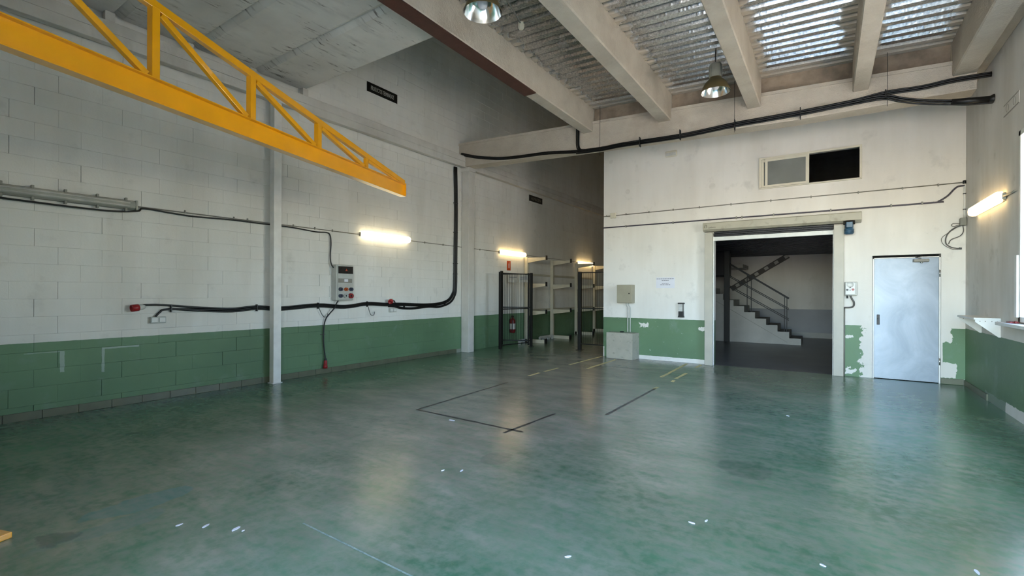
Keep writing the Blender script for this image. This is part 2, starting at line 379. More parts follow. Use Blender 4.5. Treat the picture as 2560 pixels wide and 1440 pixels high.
# left wall: backing plus single painted blocks
wl_ = struct(B(-.3, -.022, GY - .2, 20.2, 0, 8.0).build('wall_left', 'wall_block'))
BH, BL, Z0 = .2, .4, .16 - .2
def block_mesh():
    h, l, c = BH/2 - .0006, BL/2 - .0006, .0028; m = MB()
    o = [(-.02,-l,-h),(-.02,l,-h),(-.02,l,h),(-.02,-l,h)]; i_ = [(-.0012,-l,-h),(-.0012,l,-h),(-.0012,l,h),(-.0012,-l,h)]; t = [(0,-l+c,-h+c),(0,l-c,-h+c),(0,l-c,h-c),(0,-l+c,h-c)]
    m.quad(t)
    for A_, B_ in ((i_, t), (o, i_)):
        for k in range(4): m.quad([A_[k], A_[(k+1)%4], B_[(k+1)%4], B_[k]])
    return m
bmesh0 = block_mesh()
camI = cam.matrix_world.inverted()
def proj(P):
    q = camI @ Vector(P)
    if q.z > -.2: return None
    return 1280 + 1175*q.x/-q.z, 732.2 - 1175*q.y/-q.z
blocks = []
row = 0; z = Z0 + BH/2
while z < 8.0:
    off = 0 if row % 2 else BL/2
    y = -2.6 + off
    while y < 20:
        if y > GY - .3 and not (4.50 < z < 4.72) and not (z > 4.8 and y < 4.5):
            a = proj((0, y-.2, z-.1)); b = proj((0, y+.2, z+.1)); s = 0
            if a and b and -60 < (a[0]+b[0])/2 < 1520 and -60 < (a[1]+b[1])/2 < 1200: s = abs(a[0]-b[0])*abs(a[1]-b[1])
            blocks.append((s, y, z))
        y += BL
    z += BH; row += 1
blocks.sort(reverse=True)
me_b = None; rest = MB()
for i, (s, y, z) in enumerate(blocks):
    dx = random.uniform(-.0012, .0008); dy = random.uniform(-.002, .002)
    lo = max(z - BH/2, 0)
    if i < 300:
        if me_b is None:
            o = bmesh0.build('block', 'wall_block', wl_); me_b = o.data
            for v in me_b.vertices: v.co += wl_.location
        else:
            o = bpy.data.objects.new('block', me_b); COL.objects.link(o); o.parent = wl_
        o.location = Vector((dx, y + dy, z)) - wl_.location
    else:
        b = len(rest.v); rest.v += [(p[0]+dx, p[1]+y+dy, max(p[2]+z, 0.001)) for p in bmesh0.v]
        rest.f += [tuple(b+k for k in f) for f in bmesh0.f]; rest.sm += bmesh0.sm
ro = rest.build('block_field', 'wall_block', wl_); ro['kind'] = 'stuff'
# skirting tiles on the left wall
bl = struct(B(.0, .006, GY, 8.86, 0, .085).build('baseboard_left', 'grout'))
y = 1.47 - .314*5; tm = None
while y < 8.6:
    if tm is None:
        to = B(0, .013, .002, .311, 0.001, .096).build('tile', 'tile_green', bl, bevel=.002); tm = to.data
        for v in tm.vertices: v.co += bl.location
    else:
        to = bpy.data.objects.new('tile', tm); COL.objects.link(to); to.parent = bl
        m = to.modifiers.new('bevel', 'BEVEL'); m.width = .002
    to.location = Vector((random.uniform(.002, .005), y, 0)) - bl.location
    y += .314
br = struct(B(8.99, 9.26, 10.215, 10.24, .005, .094).build('baseboard_back', 'tile_green', bevel=.002))
B(9.262, 9.27, 10.214, 10.24, 0, .096).build('grout_edge', 'white_plastic', br)
# ledge beam on the left wall, with the small blocks that carry the slab
t1 = struct(MB().prism([(-.02, GY, 4.60), (.035, GY, 4.60), (.035, GY, 4.49), (.2, GY, 4.47), (.2, GY, 4.74), (.15, GY, 4.76), (-.02, GY, 4.76)], (0, 20.0 - GY, 0)).build('trim_1', 'concrete_white', bevel=.01))
B(.2, .215, GY, 20, 4.60, 4.625).build('groove', 'concrete_white', t1)
# right wall with window opening
m = B(XR, XR+.25, GY-.2, WY0, 0, 5.4).box(XR, XR+.25, WY1, 18.8, 0, 5.4).box(XR, XR+.25, WY0, WY1, 0, WZ0).box(XR, XR+.25, WY0, WY1, WZ1, 5.4)
struct(m.build('wall_right', 'wall_side'))
struct(B(9.13, XR, GY, YB, 4.575, 4.98).build('trim_2', 'concrete_beige', bevel=.012))
struct(B(9.262, XR, 8.95, YB - .03, 0, .09).build('baseboard_right', 'tile_green', bevel=.002))
# wall behind the camera with the open gate
m = B(-.3, GX0, GY-.55, GY, 0, 8).box(GX1, 9.6, GY-.55, GY, 0, 8).box(GX0, GX1, GY-.55, GY, GZ1, 8)
struct(m.build('wall_front', 'wall_plain'))
struct(B(9.1, 9.4, -3.2, GY-.55, -.1, 6.5).build('wall_light_blocker', 'ground'))  # unseen wall added outside the gate to cut daylight on the near left wall
# office wall with opening, door and window holes
xs = [3.14, 5.53, 6.35, 7.55, 7.95, 8.10, 8.99, 9.281]; zs = [0, 2.115, 2.62, 3.47, 4.066, 5.4]
holes = [(5.53, 7.55, 0, 2.62), (8.10, 8.99, 0, 2.115), (6.35, 7.95, 3.47, 4.066)]
m = MB()
for i in range(len(xs)-1):
    for j in range(len(zs)-1):
        cx, cz = (xs[i]+xs[i+1])/2, (zs[j]+zs[j+1])/2
        if any(a < cx < b and c < cz < d for a, b, c, d in holes): continue
        m.box(xs[i], xs[i+1], YB, YB+.2, zs[j], zs[j+1])
struct(m.build('wall_back', 'wall_office'))
struct(B(3.14, 3.34, YB+.2, 20.0, 0, 8).box(3.14, 3.34, YB, YB+.2, 5.4, 8).build('wall_passage', 'wall_plain'))
struct(B(-.3, 3.34, 20.0, 20.2, 0, 8).build('wall_rear', 'wall_plain'))
# inner stair hall
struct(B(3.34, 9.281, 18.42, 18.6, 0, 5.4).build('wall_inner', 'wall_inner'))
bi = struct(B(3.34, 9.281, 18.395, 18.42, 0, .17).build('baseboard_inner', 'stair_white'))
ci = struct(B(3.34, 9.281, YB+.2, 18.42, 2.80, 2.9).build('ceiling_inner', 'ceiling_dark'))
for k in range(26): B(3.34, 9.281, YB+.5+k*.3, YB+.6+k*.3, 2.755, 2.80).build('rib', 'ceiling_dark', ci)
# ceilings
DZ = lambda x: 5.10 - .045*(x - 5.07)
struct(MB().prism([(3.3, GY-.2, DZ(3.3)+.1), (9.5, GY-.2, DZ(9.5)+.1), (9.5, GY-.2, 5.6), (3.3, GY-.2, 5.6)], (0, 18.8-GY, 0)).build('ceiling', 'wall_plain'))
struct(B(-.3, 3.5, GY-.2, 20.2, 8.0, 8.2).box(3.3, 3.5, GY, YB, 5.2, 8.0).build('ceiling_upper', 'wall_plain'))
cs = struct(B(-.02, 3.295, GY, 4.66, 5.02, 5.14).build('ceiling_slab', 'wall_plain'))
yy = 4.70; k = 0
while yy > GY:
    y1, y0 = yy, max(yy - .868, GY); c_ = .05
    P = [(.02, y0+.006, 5.02), (.02, y0+.006, 4.955), (.02, y0+.02, 4.945), (.02, y0+.02+c_*1.6, 4.895), (.02, y1-.004-c_, 4.895), (.02, y1-.004, 4.92), (.02, y1-.004, 5.02)]
    MB().prism(P, (3.275, 0, 0)).build('slab_plank', 'slab_panel', cs)
    yy -= .87; k += 1
struct(B(0, 3.3, 4.58, 4.66, 5.14, 8.0).build('wall_upper', 'wall_plain'))
for i, yb in enumerate((4.60, 3.73, 2.86, 1.99, 1.12)):
    tag(B(.02, .12, yb, yb+.10, 4.761, 4.894).build('bearing_block', 'concrete_white', bevel=.006),
        ['concrete bearing block under the open end of the ceiling slab', 'second bearing block from the slab end on the left ledge', 'third bearing block from the slab end on the left ledge', 'fourth bearing block from the slab end on the left ledge', 'fifth bearing block from the slab end on the left ledge'][i], 'bearing block', 'bearing blocks on the left ledge')
# steel deck bays between the joists
def deck(x0, x1):
    m = MB(); y = 8.825; pitch = .194; prof = []
    while y > GY + .2:
        prof += [(y, 0), (y-.092, 0), (y-.128, .072), (y-.158, .072)]; y -= pitch
    x0 += .0005; x1 -= .0005
    for (ya, za), (yb, zb) in zip(prof, prof[1:]):
        m.quad([(x0, ya, DZ(x0)+za), (x0, yb, DZ(x0)+zb), (x1, yb, DZ(x1)+zb), (x1, ya, DZ(x1)+za)])
    return m
jo = [(3.30, 3.52, 4.705), (4.83, 5.07, 4.625), (6.325, 6.53, 4.555), (7.76, 7.96, 4.50), (8.875, 9.13, 4.46)]
names = ['corrugated steel deck bay with the first pendant lamp, dark and dull', 'corrugated steel deck bay with the second pendant lamp, sparkling dimples', 'brightest corrugated steel deck bay, third from the slab side', 'narrow corrugated steel deck bay beside the right wall']
for i in range(4):
    tag(deck(jo[i][1], jo[i+1][0]).build('steel_deck', 'deck_steel'), names[i], 'roof deck', 'steel deck bays')
jl = ['concrete joist with red brown underside beside the white slab', 'concrete joist between the two pendant lamps', 'concrete joist right of the second pendant lamp', 'concrete joist right of the brightest deck bay', 'concrete joist running against the right wall']
for i, (a, b, zb) in enumerate(jo):
    t = thing('concrete_joist', jl[i], 'joist', ((a+b)/2, 3, zb), 'ceiling joists')
    top = DZ((a+b)/2) + .02
    MB().prism([(a+.012, GY, zb), (b-.012, GY, zb), (b, GY, zb+.02), (b, GY, top), (a, GY, top), (a, GY, zb+.02)], (0, 8.80-GY, 0)).build('body', 'concrete_beige', t)
    if i == 0: B(a-.004, b-.006, GY, 6.55, zb-.012, zb+.004).build('steel_plate', 'rust_brown', t)
# sloping cross beam
bt = thing('cross_beam', 'sloping beige concrete cross beam carrying the thick black cables', 'beam', (4.6, 8.93, 4.2))
TZ = lambda x: 5.07 - .0455*x; BZ = lambda x: max(4.50 - .0385*x, 4.232)
XS = [0, 1.5, 3, 4.5, 6, 6.96, 8, 9.13]
def beampiece(y0, y1, top, bot):
    m = MB(); up = [(x, y0, top(x)) for x in XS]; lo = [(x, y0, bot(x)) for x in reversed(XS)]
    return m.prism(up + lo, (0, y1-y0, 0))
beampiece(8.77, 9.09, TZ, BZ).build('body', 'concrete_beige', bt, bevel=.012)
MB().prism([(3.525, 8.83, TZ(3.525)+.001), (3.525, 8.83, DZ(3.525)+.005), (8.87, 8.83, DZ(8.87)+.005), (8.87, 8.83, TZ(8.87)+.001)], (0, .12, 0)).build('infill', 'infill_brown', bt)
beampiece(8.752, 8.77, TZ, lambda x: TZ(x)-.05).build('top_lip', 'concrete_beige', bt)
tag(B(.01, .235, 8.865, 9.085, 0, 4.46).box(.0, .26, 8.84, 9.10, 4.40, 4.50).build('concrete_pillar', 'concrete_white', bevel=.008), 'white concrete pillar on the left wall carrying the cross beam', 'pillar')
ps = thing('steel_post', 'slim white steel post standing before the left block wall', 'post', (.11, 4.13, 0))
B(.075, .195, 4.065, 4.19, .008, 4.47).build('shaft', 'steel_white', ps, bevel=.006)
B(.06, .21, 4.045, 4.205, 0, .01).build('foot_plate', 'steel_white', ps)

# ------------------------------------------------------------------ jib crane
A = Vector((3.176, .649, 0)); D = Vector((-.276814, .960924, 0)); Nn = Vector((D.y, -D.x, 0))
J = lambda s, z, t=0: A + D*s + Nn*t + Vector((0, 0, z))
base = Vector((3.29, .27, 0))
jc = thing('jib_crane', 'yellow jib crane with trussed arm reaching across the upper left', 'crane', base)
u1 = Vector((.19, .39, 0)).normalized(); u2 = Vector((-u1.y, u1.x, 0)); h = .434
MB().prism([base+u1*h, base+u2*h, base-u1*h, base-u2*h], (0, 0, .035)).build('base_plate', 'yellow_paint', jc, bevel=.004)
MB().cyl(base + Vector((0,0,.035)), base + Vector((0,0,4.05)), .125, 28).build('column', 'yellow_paint', jc)
for k in range(4):
    a = (u1, u2, -u1, -u2)[k]; p0 = base + a*.12; p1 = base + a*.30; r = a.cross(Vector((0,0,1)))*.006
    MB().prism([p0-r+Vector((0,0,.035)), p1-r+Vector((0,0,.035)), p0-r+Vector((0,0,.33))], r*2).build('gusset', 'yellow_paint', jc)
MB().cyl(base + Vector((0,0,2.75)), base + Vector((0,0,2.93)), .155, 28).build('collar', 'yellow_paint', jc)
s0, s1 = -.28, 4.775
def strip(s_a, s_b, t0, t1, z0, z1):
    return MB().prism([J(s_a, z0, t0), J(s_a, z0, t1), J(s_b, z0, t1), J(s_b, z0, t0)], (0, 0, z1-z0))
strip(s0, s1, -.004, .004, 2.979, 3.162).build('web', 'yellow_paint', jc)
strip(s0, s1, -.05, .05, 2.97, 2.98).build('bottom_flange', 'yellow_paint', jc, bevel=.002)
strip(s0, s1, -.05, .05, 3.161, 3.171).build('top_flange', 'yellow_paint', jc, bevel=.002)
strip(s1-.008, s1+.004, -.05, .05, 2.985, 3.18).build('end_plate', 'yellow_paint', jc)
CZ = lambda s: 3.905 - .1525*s
cs_ = [-.28, .925, 1.872, 2.83, 3.785]
for s in cs_[1:]:
    MB().bar(J(s, 3.17), J(s, CZ(s)-.02), .062 if s < 3 else .05, .062 if s < 3 else .05, Nn).build('post', 'yellow_paint', jc, bevel=.003)
for a, b in zip(cs_, cs_[1:]):
    MB().bar(J(a+.05, CZ(a)-.05), J(b-.06, 3.185), .05, .045, Nn).build('brace', 'yellow_paint', jc, bevel=.003)
MB().bar(J(3.83, CZ(3.83)-.04), J(4.66, 3.185), .04, .03, Nn).build('brace', 'yellow_paint', jc, bevel=.002)
MB().bar(J(s0, CZ(s0)), J(4.78, 3.195), .07, .055, Nn).build('top_chord', 'yellow_paint', jc, bevel=.003)

# ------------------------------------------------------------------ lamps
def capsule(m, y0, y1, zc, x0, depth, hh, n=10, sgn=1):
    # long rounded diffuser lying along Y on a wall at x0, bulging towards sgn*X
    rings = []
    for f, sc_ in ((0, .55), (.008, .82), (.03, 1), (1-.03, 1), (1-.008, .82), (1, .55)):
        y = y0 + (y1-y0)*f; r = []
        for k in range(n+1):
            a = math.pi*k/n; e = .6
            cx = math.sin(a)**e; cz = math.copysign(abs(math.cos(a))**e, math.cos(a))
            r.append((x0 + sgn*depth*cx*(.6+.4*sc_), y, zc + hh*cz*sc_))
        rings.append(r)
    for r1, r2 in zip(rings, rings[1:]):
        for k in range(n): m.quad([r1[k], r1[k+1], r2[k+1], r2[k]], True)
    m.quad(rings[0]); m.quad(rings[-1][::-1]); return m
def wall_lamp(label, y0, y1, zc, x0, sgn, mat):
    t = thing('batten_lamp', label, 'lamp', (x0, (y0+y1)/2, zc-.07), 'lit batten lamps')
    a, b = sorted((x0, x0 + sgn*.04)); B(a, b, y0+.03, y1-.03, zc-.055, zc+.055).build('housing', 'lamp_body', t, bevel=.008)
    capsule(MB(), y0, y1, zc, x0 + sgn*.035, .085, .068, 10, sgn).build('diffuser', mat, t)
    for yy in (y0+.012, y1-.012):
        a, b = sorted((x0+sgn*.008, x0 + sgn*.045)); B(a, b, yy-.02, yy+.02, zc-.04, zc+.04).build('end_cap', 'lamp_body', t, bevel=.005)
    return t
wall_lamp('lit white batten lamp above the socket panel on the left wall', 5.85, 7.09, 2.565, 0.0, 1, 'lamp_lit')
wall_lamp('lit warm batten lamp above the orange fire sign', 10.44, 11.70, 2.565, 0.0, 1, 'lamp_lit_warm')
wall_lamp('farthest lit batten lamp above the second cream storage rack', 15.25, 16.50, 2.53, 0.0, 1, 'lamp_lit_warm')
wall_lamp('lit batten lamp on the right wall near the corner', 8.16, 9.50, 2.66, XR, -1, 'lamp_lit_warm')
# unlit weatherproof lamp at the far left
t = thing('weatherproof_lamp', 'unlit grey weatherproof twin tube lamp at the left edge', 'lamp', (.05, 1.7, 2.48))
B(0.0, .05, .78, 2.33, 2.495, 2.615).build('housing', 'lamp_body', t, bevel=.012)
m = MB(); P = [(.048, 2.50), (.095, 2.515), (.11, 2.555), (.095, 2.595), (.048, 2.61)]
m.prism([(x, .80, z) for x, z in P], (0, 1.51, 0)).build('cover', 'lamp_cover', t, bevel=.006)
for dz in (2.535, 2.575): MB().cyl((.103, .86, dz), (.103, 2.25, dz), .010, 10).build('tube_edge', 'dirty_white', t)
for yy in (.9, 1.13, 1.375, 1.65, 1.94, 2.22):
    B(.03, .075, yy-.012, yy+.012, 2.60, 2.64).build('clip', 'lamp_body', t, bevel=.003)
    B(.03, .075, yy-.012, yy+.012, 2.47, 2.51).build('clip', 'lamp_body', t, bevel=.003)
B(.0, .1, 2.312, 2.335, 2.493, 2.617).build('end_cap', 'lamp_cover', t, bevel=.006)
# pendant high-bay lamps
def high_bay(x, y, z, label):
    t = thing('pendant_lamp', label, 'lamp', (x, y, z), 'pendant bell lamps')
    out = [(.205, 0), (.207, .012), (.196, .035), (.180, .08), (.150, .135), (.112, .175), (.085, .195), (.085, .215)]
    MB().lathe(out, (x, y, z), n=36).build('shade', 'shade_olive', t)
    MB().lathe([(.204, .001), (.193, .035), (.177, .08), (.147, .132), (.109, .171), (.05, .188), (.0, .19)], (x, y, z), n=36).build('reflector', 'reflector', t)
    MB().lathe([(0, .035), (.03, .04), (.05, .065), (.056, .10), (.05, .14), (.03, .175)], (x, y, z), n=20).build('bulb', 'bulb_glass', t)
    b = MB().lathe([(.086, .215), (.086, .40), (.078, .42), (0, .42)], (x, y, z), n=20).build('ballast', 'lamp_body', t)
    for k in range(8):
        a = 2*math.pi*k/8 + .2; c = Vector((x+.088*math.cos(a), y+.088*math.sin(a), z))
        MB().bar(c+Vector((0,0,.225)), c+Vector((0,0,.39)), .014, .012, (math.cos(a), math.sin(a), 0)).build('fin', 'lamp_body', b)
    MB().tube([(x, y, z+.41), (x, y, DZ(x)+.072)], .009, 8).build('hanger', 'metal_dark', t)
    return t
high_bay(4.38, 4.0, 4.45, 'bell pendant lamp at the top edge before the red brown joist')
high_bay(6.06, 7.5, 4.45, 'bell pendant lamp hanging below the sparkling deck bay')
t = thing('ceiling_box', 'small cream junction box under the deck near the first pendant lamp', 'junction box', (4.03, 5.3, 4.98))
MB().lathe([(0, 0), (.03, .0), (.042, .02), (.045, .07), (.04, .09), (0, .09)], (4.03, 5.3, 4.99), n=16).build('box', 'frame_cream', t)
MB().tube(smooth_path([(4.03, 5.3, 5.06), (4.2, 4.75, 5.0), (4.38, 4.12, 4.87)]), .009, 8).build('conduit', 'conduit_grey', t)
MB().tube([(4.03, 5.3, 5.06), (4.828, 5.3, 5.05)], .010, 8).build('conduit', 'conduit_grey', t)

# ------------------------------------------------------------------ cables and conduits on the left wall
def cables(paths, r, label, name='cable_bundle', cat='cables', mat='black_cable', n=8):
    loc = paths[0][len(paths[0])//2]; t = thing(name, label, cat, (loc[0], loc[1], loc[2]))
    for p in paths: MB().tube(p, r, n).build('cable', mat, t)
    return t
def offs(path, o, x):
    P = [Vector((0, p[0], p[1])) for p in path]; out = []
    for i, p in enumerate(P):
        tg = (P[min(i+1, len(P)-1)] - P[max(i-1, 0)]).normalized(); nn = Vector((0, -tg.z, tg.y)); q = p + nn*o
        out.append((x, q.y, q.z))
    return smooth_path(out, 5)
K = [(2.75,1.235),(3.10,1.20),(3.53,1.176),(3.89,1.204),(4.28,1.178),(4.957,1.218),(5.51,1.18),(6.02,1.228),(6.458,1.204),(6.887,1.20),(7.594,1.172),(8.05,1.19),(8.36,1.262),(8.52,1.40),(8.585,1.60),(8.60,2.33),(8.615,3.49),(8.59,4.47)]
K2 = [(6.55,1.175),(6.72,1.168),(6.887,1.128),(7.231,1.110),(7.721,1.138),(8.05,1.125),(8.42,1.21),(8.60,1.38),(8.655,1.60),(8.662,2.33),(8.672,3.49),(8.648,4.47)]
bt_ = cables([offs([(2.40,1.247),(2.55,1.25)] + K, .024, .026), offs([(2.55,1.115),(2.60,1.175),(2.68,1.21)] + K[1:], 0, .030), offs(K, -.022, .025), offs(K2, .010, .029), offs(K2, -.014, .026)], .0135,
      'thick black cable bundle running along the left wall up the pillar')
for yy, zz in ((2.73,1.225),(3.89,1.204),(4.957,1.215),(6.02,1.225),(6.98,1.16),(8.25,1.20)):
    B(0, .047, yy-.006, yy+.006, zz-.055, zz+.05).build('clip', 'black_plastic', bt_)
for zz in (1.9, 2.15, 2.9, 3.6): B(0, .047, 8.56, 8.69, zz-.006, zz+.006).build('clip', 'black_plastic', bt_)
cables([smooth_path([(.06,.95,2.457),(.07,1.3,2.45),(.07,1.7,2.444),(.06,2.1,2.452),(.05,2.345,2.49),(.03,2.42,2.535),(.03,2.75,2.52),(.03,3.0,2.512),(.03,3.5,2.53),(.03,3.9,2.53),(.03,4.45,2.53),(.03,4.9,2.505),(.03,5.12,2.515),(.03,5.19,2.47),(.035,5.205,2.32),(.035,5.19,2.10),(.05,5.20,1.96),(.07,5.235,1.89)])], .011,
       'slack black cable hanging from the unlit lamp to the socket panel', 'slack_cable', 'cable')
c = thing('wall_conduit', 'thin grey conduit joining the lamps along the left wall', 'conduit', (.012, 6, 2.56))
MB().tube([(.012, 2.33, 2.552), (.012, 5.9, 2.56)], .008, 8).build('pipe', 'conduit_grey', c)
MB().tube([(.012, 7.05, 2.562), (.012, 10.48, 2.57)], .008, 8).build('pipe', 'conduit_grey', c)
MB().tube([(.012, 11.6, 2.572), (.012, 15.5, 2.56)], .008, 8).build('pipe', 'conduit_grey', c)
for yy in (2.9, 3.55, 3.75, 4.5, 4.9, 5.25, 7.6, 8.2, 9.6): B(0, .022, yy-.008, yy+.008, 2.545, 2.585).build('clamp', 'conduit_grey', c)
# socket panel
p = thing('socket_panel', 'grey distribution panel with dark window and sockets on the left wall', 'panel', (.08, 5.43, 1.28))
B(0, .135, 5.245, 5.615, 1.30, 1.95).build('body', 'panel_grey', p, bevel=.015)
B(.134, .150, 5.27, 5.60, 1.32, 1.93).build('front_plate', 'panel_grey', p, bevel=.006)
wn_ = B(.150, .162, 5.275, 5.585, 1.79, 1.92).build('breaker_window', 'panel_dark', p, bevel=.004)
MB().prism([(.163, 5.415, 1.838), (.163, 5.465, 1.838), (.163, 5.44, 1.88)], (.001, 0, 0)).build('warning_mark', 'sign_orange', wn_)
B(.150, .156, 5.275, 5.57, 1.625, 1.70).build('label_strip', 'conduit_grey', p, bevel=.002)
B(.156, .158, 5.40, 5.48, 1.64, 1.69).build('sticker', 'paper', p)
B(.150, .153, 5.28, 5.58, 1.58, 1.60).build('seam', 'panel_grey', p)
def sock(y, z, r, mat, prt):
    o = MB().lathe([(0, .03), (r*.55, .03), (r*.6, .045), (r, .045), (r*1.05, 0)], (.150, y, z), (1, 0, 0), 18).build('socket', mat, prt)
    MB().lathe([(0, .032), (r*.35, .032), (r*.35, .03)], (.1505, y, z), (1, 0, 0), 12).build('socket_core', 'black_plastic', o)
for (y, z, r, mt) in ((5.315, 1.505, .032, 'socket_blue'), (5.43, 1.505, .03, 'orange_plastic'), (5.54, 1.505, .032, 'socket_blue'), (5.315, 1.385, .032, 'socket_blue'), (5.425, 1.385, .04, 'panel_grey'), (5.535, 1.385, .045, 'socket_red')): sock(y, z, r, mt, p)
# hanging plug lead below the panel
t = thing('hanging_lead', 'black lead hanging below the socket panel with a red plug end', 'cable', (.06, 5.1, .09))
MB().tube(smooth_path([(.08,5.33,1.298),(.07,5.30,1.25),(.085,5.24,1.16),(.07,5.16,1.07),(.05,5.10,.98),(.035,5.07,.85),(.03,5.062,.6),(.035,5.085,.36),(.04,5.096,.25)]), .011, 8).build('cable', 'black_cable', t)
pg = MB().lathe([(.012, 0), (.022, -.02), (.03, -.04), (.033, -.11), (.038, -.115), (.04, -.165), (0, -.165)], (.045, 5.097, .262), (0, .04, 1), 16).build('plug', 'red_plastic', t)
MB().lathe([(.014, .012), (.023, -.022), (.024, -.03)], (.045, 5.097, .262), (0, .04, 1), 14).build('plug_collar', 'black_plastic', pg)
B(0, .03, 5.02, 5.105, .695, .703).build('clip', 'grey_cable', t)
# red industrial connectors on the bundle
t = thing('plug_connector', 'red and white plug connector at the left end of the black bundle', 'plug', (.06, 2.35, 1.2))
MB().lathe([(0, 0), (.02, 0), (.036, .03), (.038, .08)], (.055, 2.425, 1.252), (.12, -1, -.12), 18).build('body', 'dirty_white', t)
MB().lathe([(.040, .07), (.045, .075), (.046, .15), (.036, .152), (.034, .11), (0, .11)], (.055, 2.425, 1.252), (.12, -1, -.12), 18).build('head', 'red_plastic', t)
t = thing('plug_connector', 'red round socket connector behind the black bundle near the pillar', 'plug', (.05, 6.53, 1.2))
MB().lathe([(0, 0), (.025, 0), (.038, .03), (.038, .07)], (.085, 6.60, 1.30), (.35, -.8, -.4), 18).build('body', 'dirty_white', t)
MB().lathe([(.042, .05), (.048, .055), (.048, .11), (.035, .112), (.032, .08), (0, .08)], (.085, 6.60, 1.30), (.35, -.8, -.4), 18).build('head', 'red_plastic', t)
MB().tube(smooth_path([(.085,6.60,1.305),(.075,6.66,1.275),(.055,6.70,1.245)]), .011, 8).build('lead', 'black_cable', t)
def wsock(y0, y1, z0, z1, lab):
    t = thing('wall_socket', lab, 'socket', (.02, (y0+y1)/2, z0), 'white wall sockets')
    B(0, .05, y0, y1, z0, z1).build('box', 'panel_grey', t, bevel=.006)
    w_ = (y1-y0)/2
    for k in range(2):
        B(.05, .058, y0+.01+k*w_, y0+w_-.008+k*w_, z0+.012, z1-.014).build('cover', 'white_plastic', t, bevel=.004)
    return t
wsock(2.49, 2.665, 1.03, 1.115, 'white double wall socket under the left end of the bundle')
wsock(6.575, 6.75, 1.045, 1.13, 'white double wall socket under the bundle near the pillar')
for pts, lab in (([(4.957,1.17),(4.98,1.12),(5.02,1.05),(5.06,1.012),(5.10,1.012),(5.125,1.035),(5.13,1.07)], 'bent wire hook below the bundle left of the socket panel'), ([(6.02,1.17),(6.04,1.10),(6.075,1.025),(6.11,1.0),(6.145,1.003),(6.165,1.03),(6.168,1.07)], 'bent wire hook below the bundle right of the socket panel')):
    tag(MB().tube(smooth_path([(.055, y, z) for y, z in pts]), .006, 6).build('wire_hook', 'grey_cable'), lab, 'hook', 'wire hooks')
# signs on the left wall
def sign(y0, y1, z0, z1, body, label, wd, ht, lm='sign_letter'):
    t = thing('wall_sign', label, 'sign', (.01, (y0+y1)/2, z0), 'black name signs')
    B(.002, .012, y0, y1, z0, z1).build('plate', 'sign_black', t)
    text(body, wd, ht, (.0125, (y0+y1)/2, (z0+z1)/2), (0,1,0), (0,0,1), lm, t)
sign(6.01, 6.78, 5.375, 5.56, 'PRODUCTOS TERMINADOS', 'black sign reading productos terminados on the upper left wall', .585, .085)
sign(12.005, 12.78, 4.225, 4.405, 'ALMACEN', 'black sign with dim lettering above the racks in the passage', .56, .085, 'sign_letter_dim')
t = thing('fire_sign', 'orange red fire extinguisher sign under the warm lamp', 'sign', (.01, 10.93, 2.09))
B(.002, .008, 10.84, 11.02, 2.08, 2.345).build('plate', 'sign_orange', t)
MB().prism([(.009, 10.915, 2.15), (.009, 10.955, 2.15), (.009, 10.955, 2.26), (.009, 10.94, 2.285), (.009, 10.93, 2.285), (.009, 10.915, 2.26)], (.001, 0, 0)).build('pictogram', 'paper', t)
B(.009, .010, 10.935, 10.965, 2.29, 2.30).build('pictogram', 'paper', t)
e = thing('fire_extinguisher', 'red fire extinguisher hung on the wall behind the black mesh', 'fire extinguisher', (.1, 10.99, .33))
MB().lathe([(0, 0), (.07, .0), (.08, .02), (.08, .34), (.06, .39), (.025, .41), (.025, .44)], (.1, 10.99, .33), n=20).build('cylinder', 'red_paint', e)
MB().lathe([(.0815, .10), (.0815, .26)], (.1, 10.99, .33), n=20).build('label_band', 'dirty_white', e)
B(.07, .13, 10.97, 11.01, .765, .80).build('valve', 'black_plastic', e, bevel=.005)
MB().bar((.1, 11.0, .81), (.13, 10.90, .83), .02, .012).build('lever', 'black_plastic', e)
MB().tube(smooth_path([(.11,10.97,.78),(.15,10.91,.72),(.16,10.89,.6),(.16,10.89,.45),(.15,10.90,.38)]), .010, 8).build('hose', 'black_plastic', e)
B(0, .03, 10.95, 11.03, .45, .7).build('bracket', 'metal_dark', e)

# ------------------------------------------------------------------ mesh fence and racks in the passage
def fence_post(t, x, y, hgt, wd=.06):
    B(x-wd/2, x+wd/2, y-wd/2, y+wd/2, .008, hgt).build('post', 'fence_black', t, bevel=.004)
    B(x-wd, x+wd, y-wd, y+wd, 0, .008).build('foot_plate', 'fence_black', t)
def mesh_panel(t, p, q, z0, z1, pitch=.06):
    p = Vector(p); q = Vector(q); L = (q-p).length; d = (q-p)/L
    for z in (z0, z1, (z0+z1)/2): MB().bar(p+Vector((0,0,z)), q+Vector((0,0,z)), .02, .025).build('rail', 'fence_black', t)
    k = int(L/pitch)
    for i in range(1, k):
        c = p + d*(L*i/k); MB().bar(c+Vector((0,0,z0)), c+Vector((0,0,z1)), .0045, .0045).build('wire', 'fence_black', t)
f1_ = thing('mesh_fence', 'black wire mesh fence bay fixed to the left passage wall', 'fence', (.45, 10.7, 0))
fence_post(f1_, .045, 10.53, 2.05); fence_post(f1_, .82, 10.82, 1.99)
mesh_panel(f1_, (.075, 10.54, 0), (.79, 10.82, 0), .16, 1.96)
f2_ = thing('mesh_gate', 'open black wire mesh gate leaf swung towards the hall', 'gate', (.69, 10.3, 0))
B(.53, .59, 9.71, 9.77, .02, 1.985).build('stile', 'fence_black', f2_, bevel=.004)
B(.775, .815, 10.70, 10.74, .05, 1.98).build('stile', 'fence_black', f2_, bevel=.004)
mesh_panel(f2_, (.575, 9.76, 0), (.785, 10.70, 0), .12, 1.95, .055)
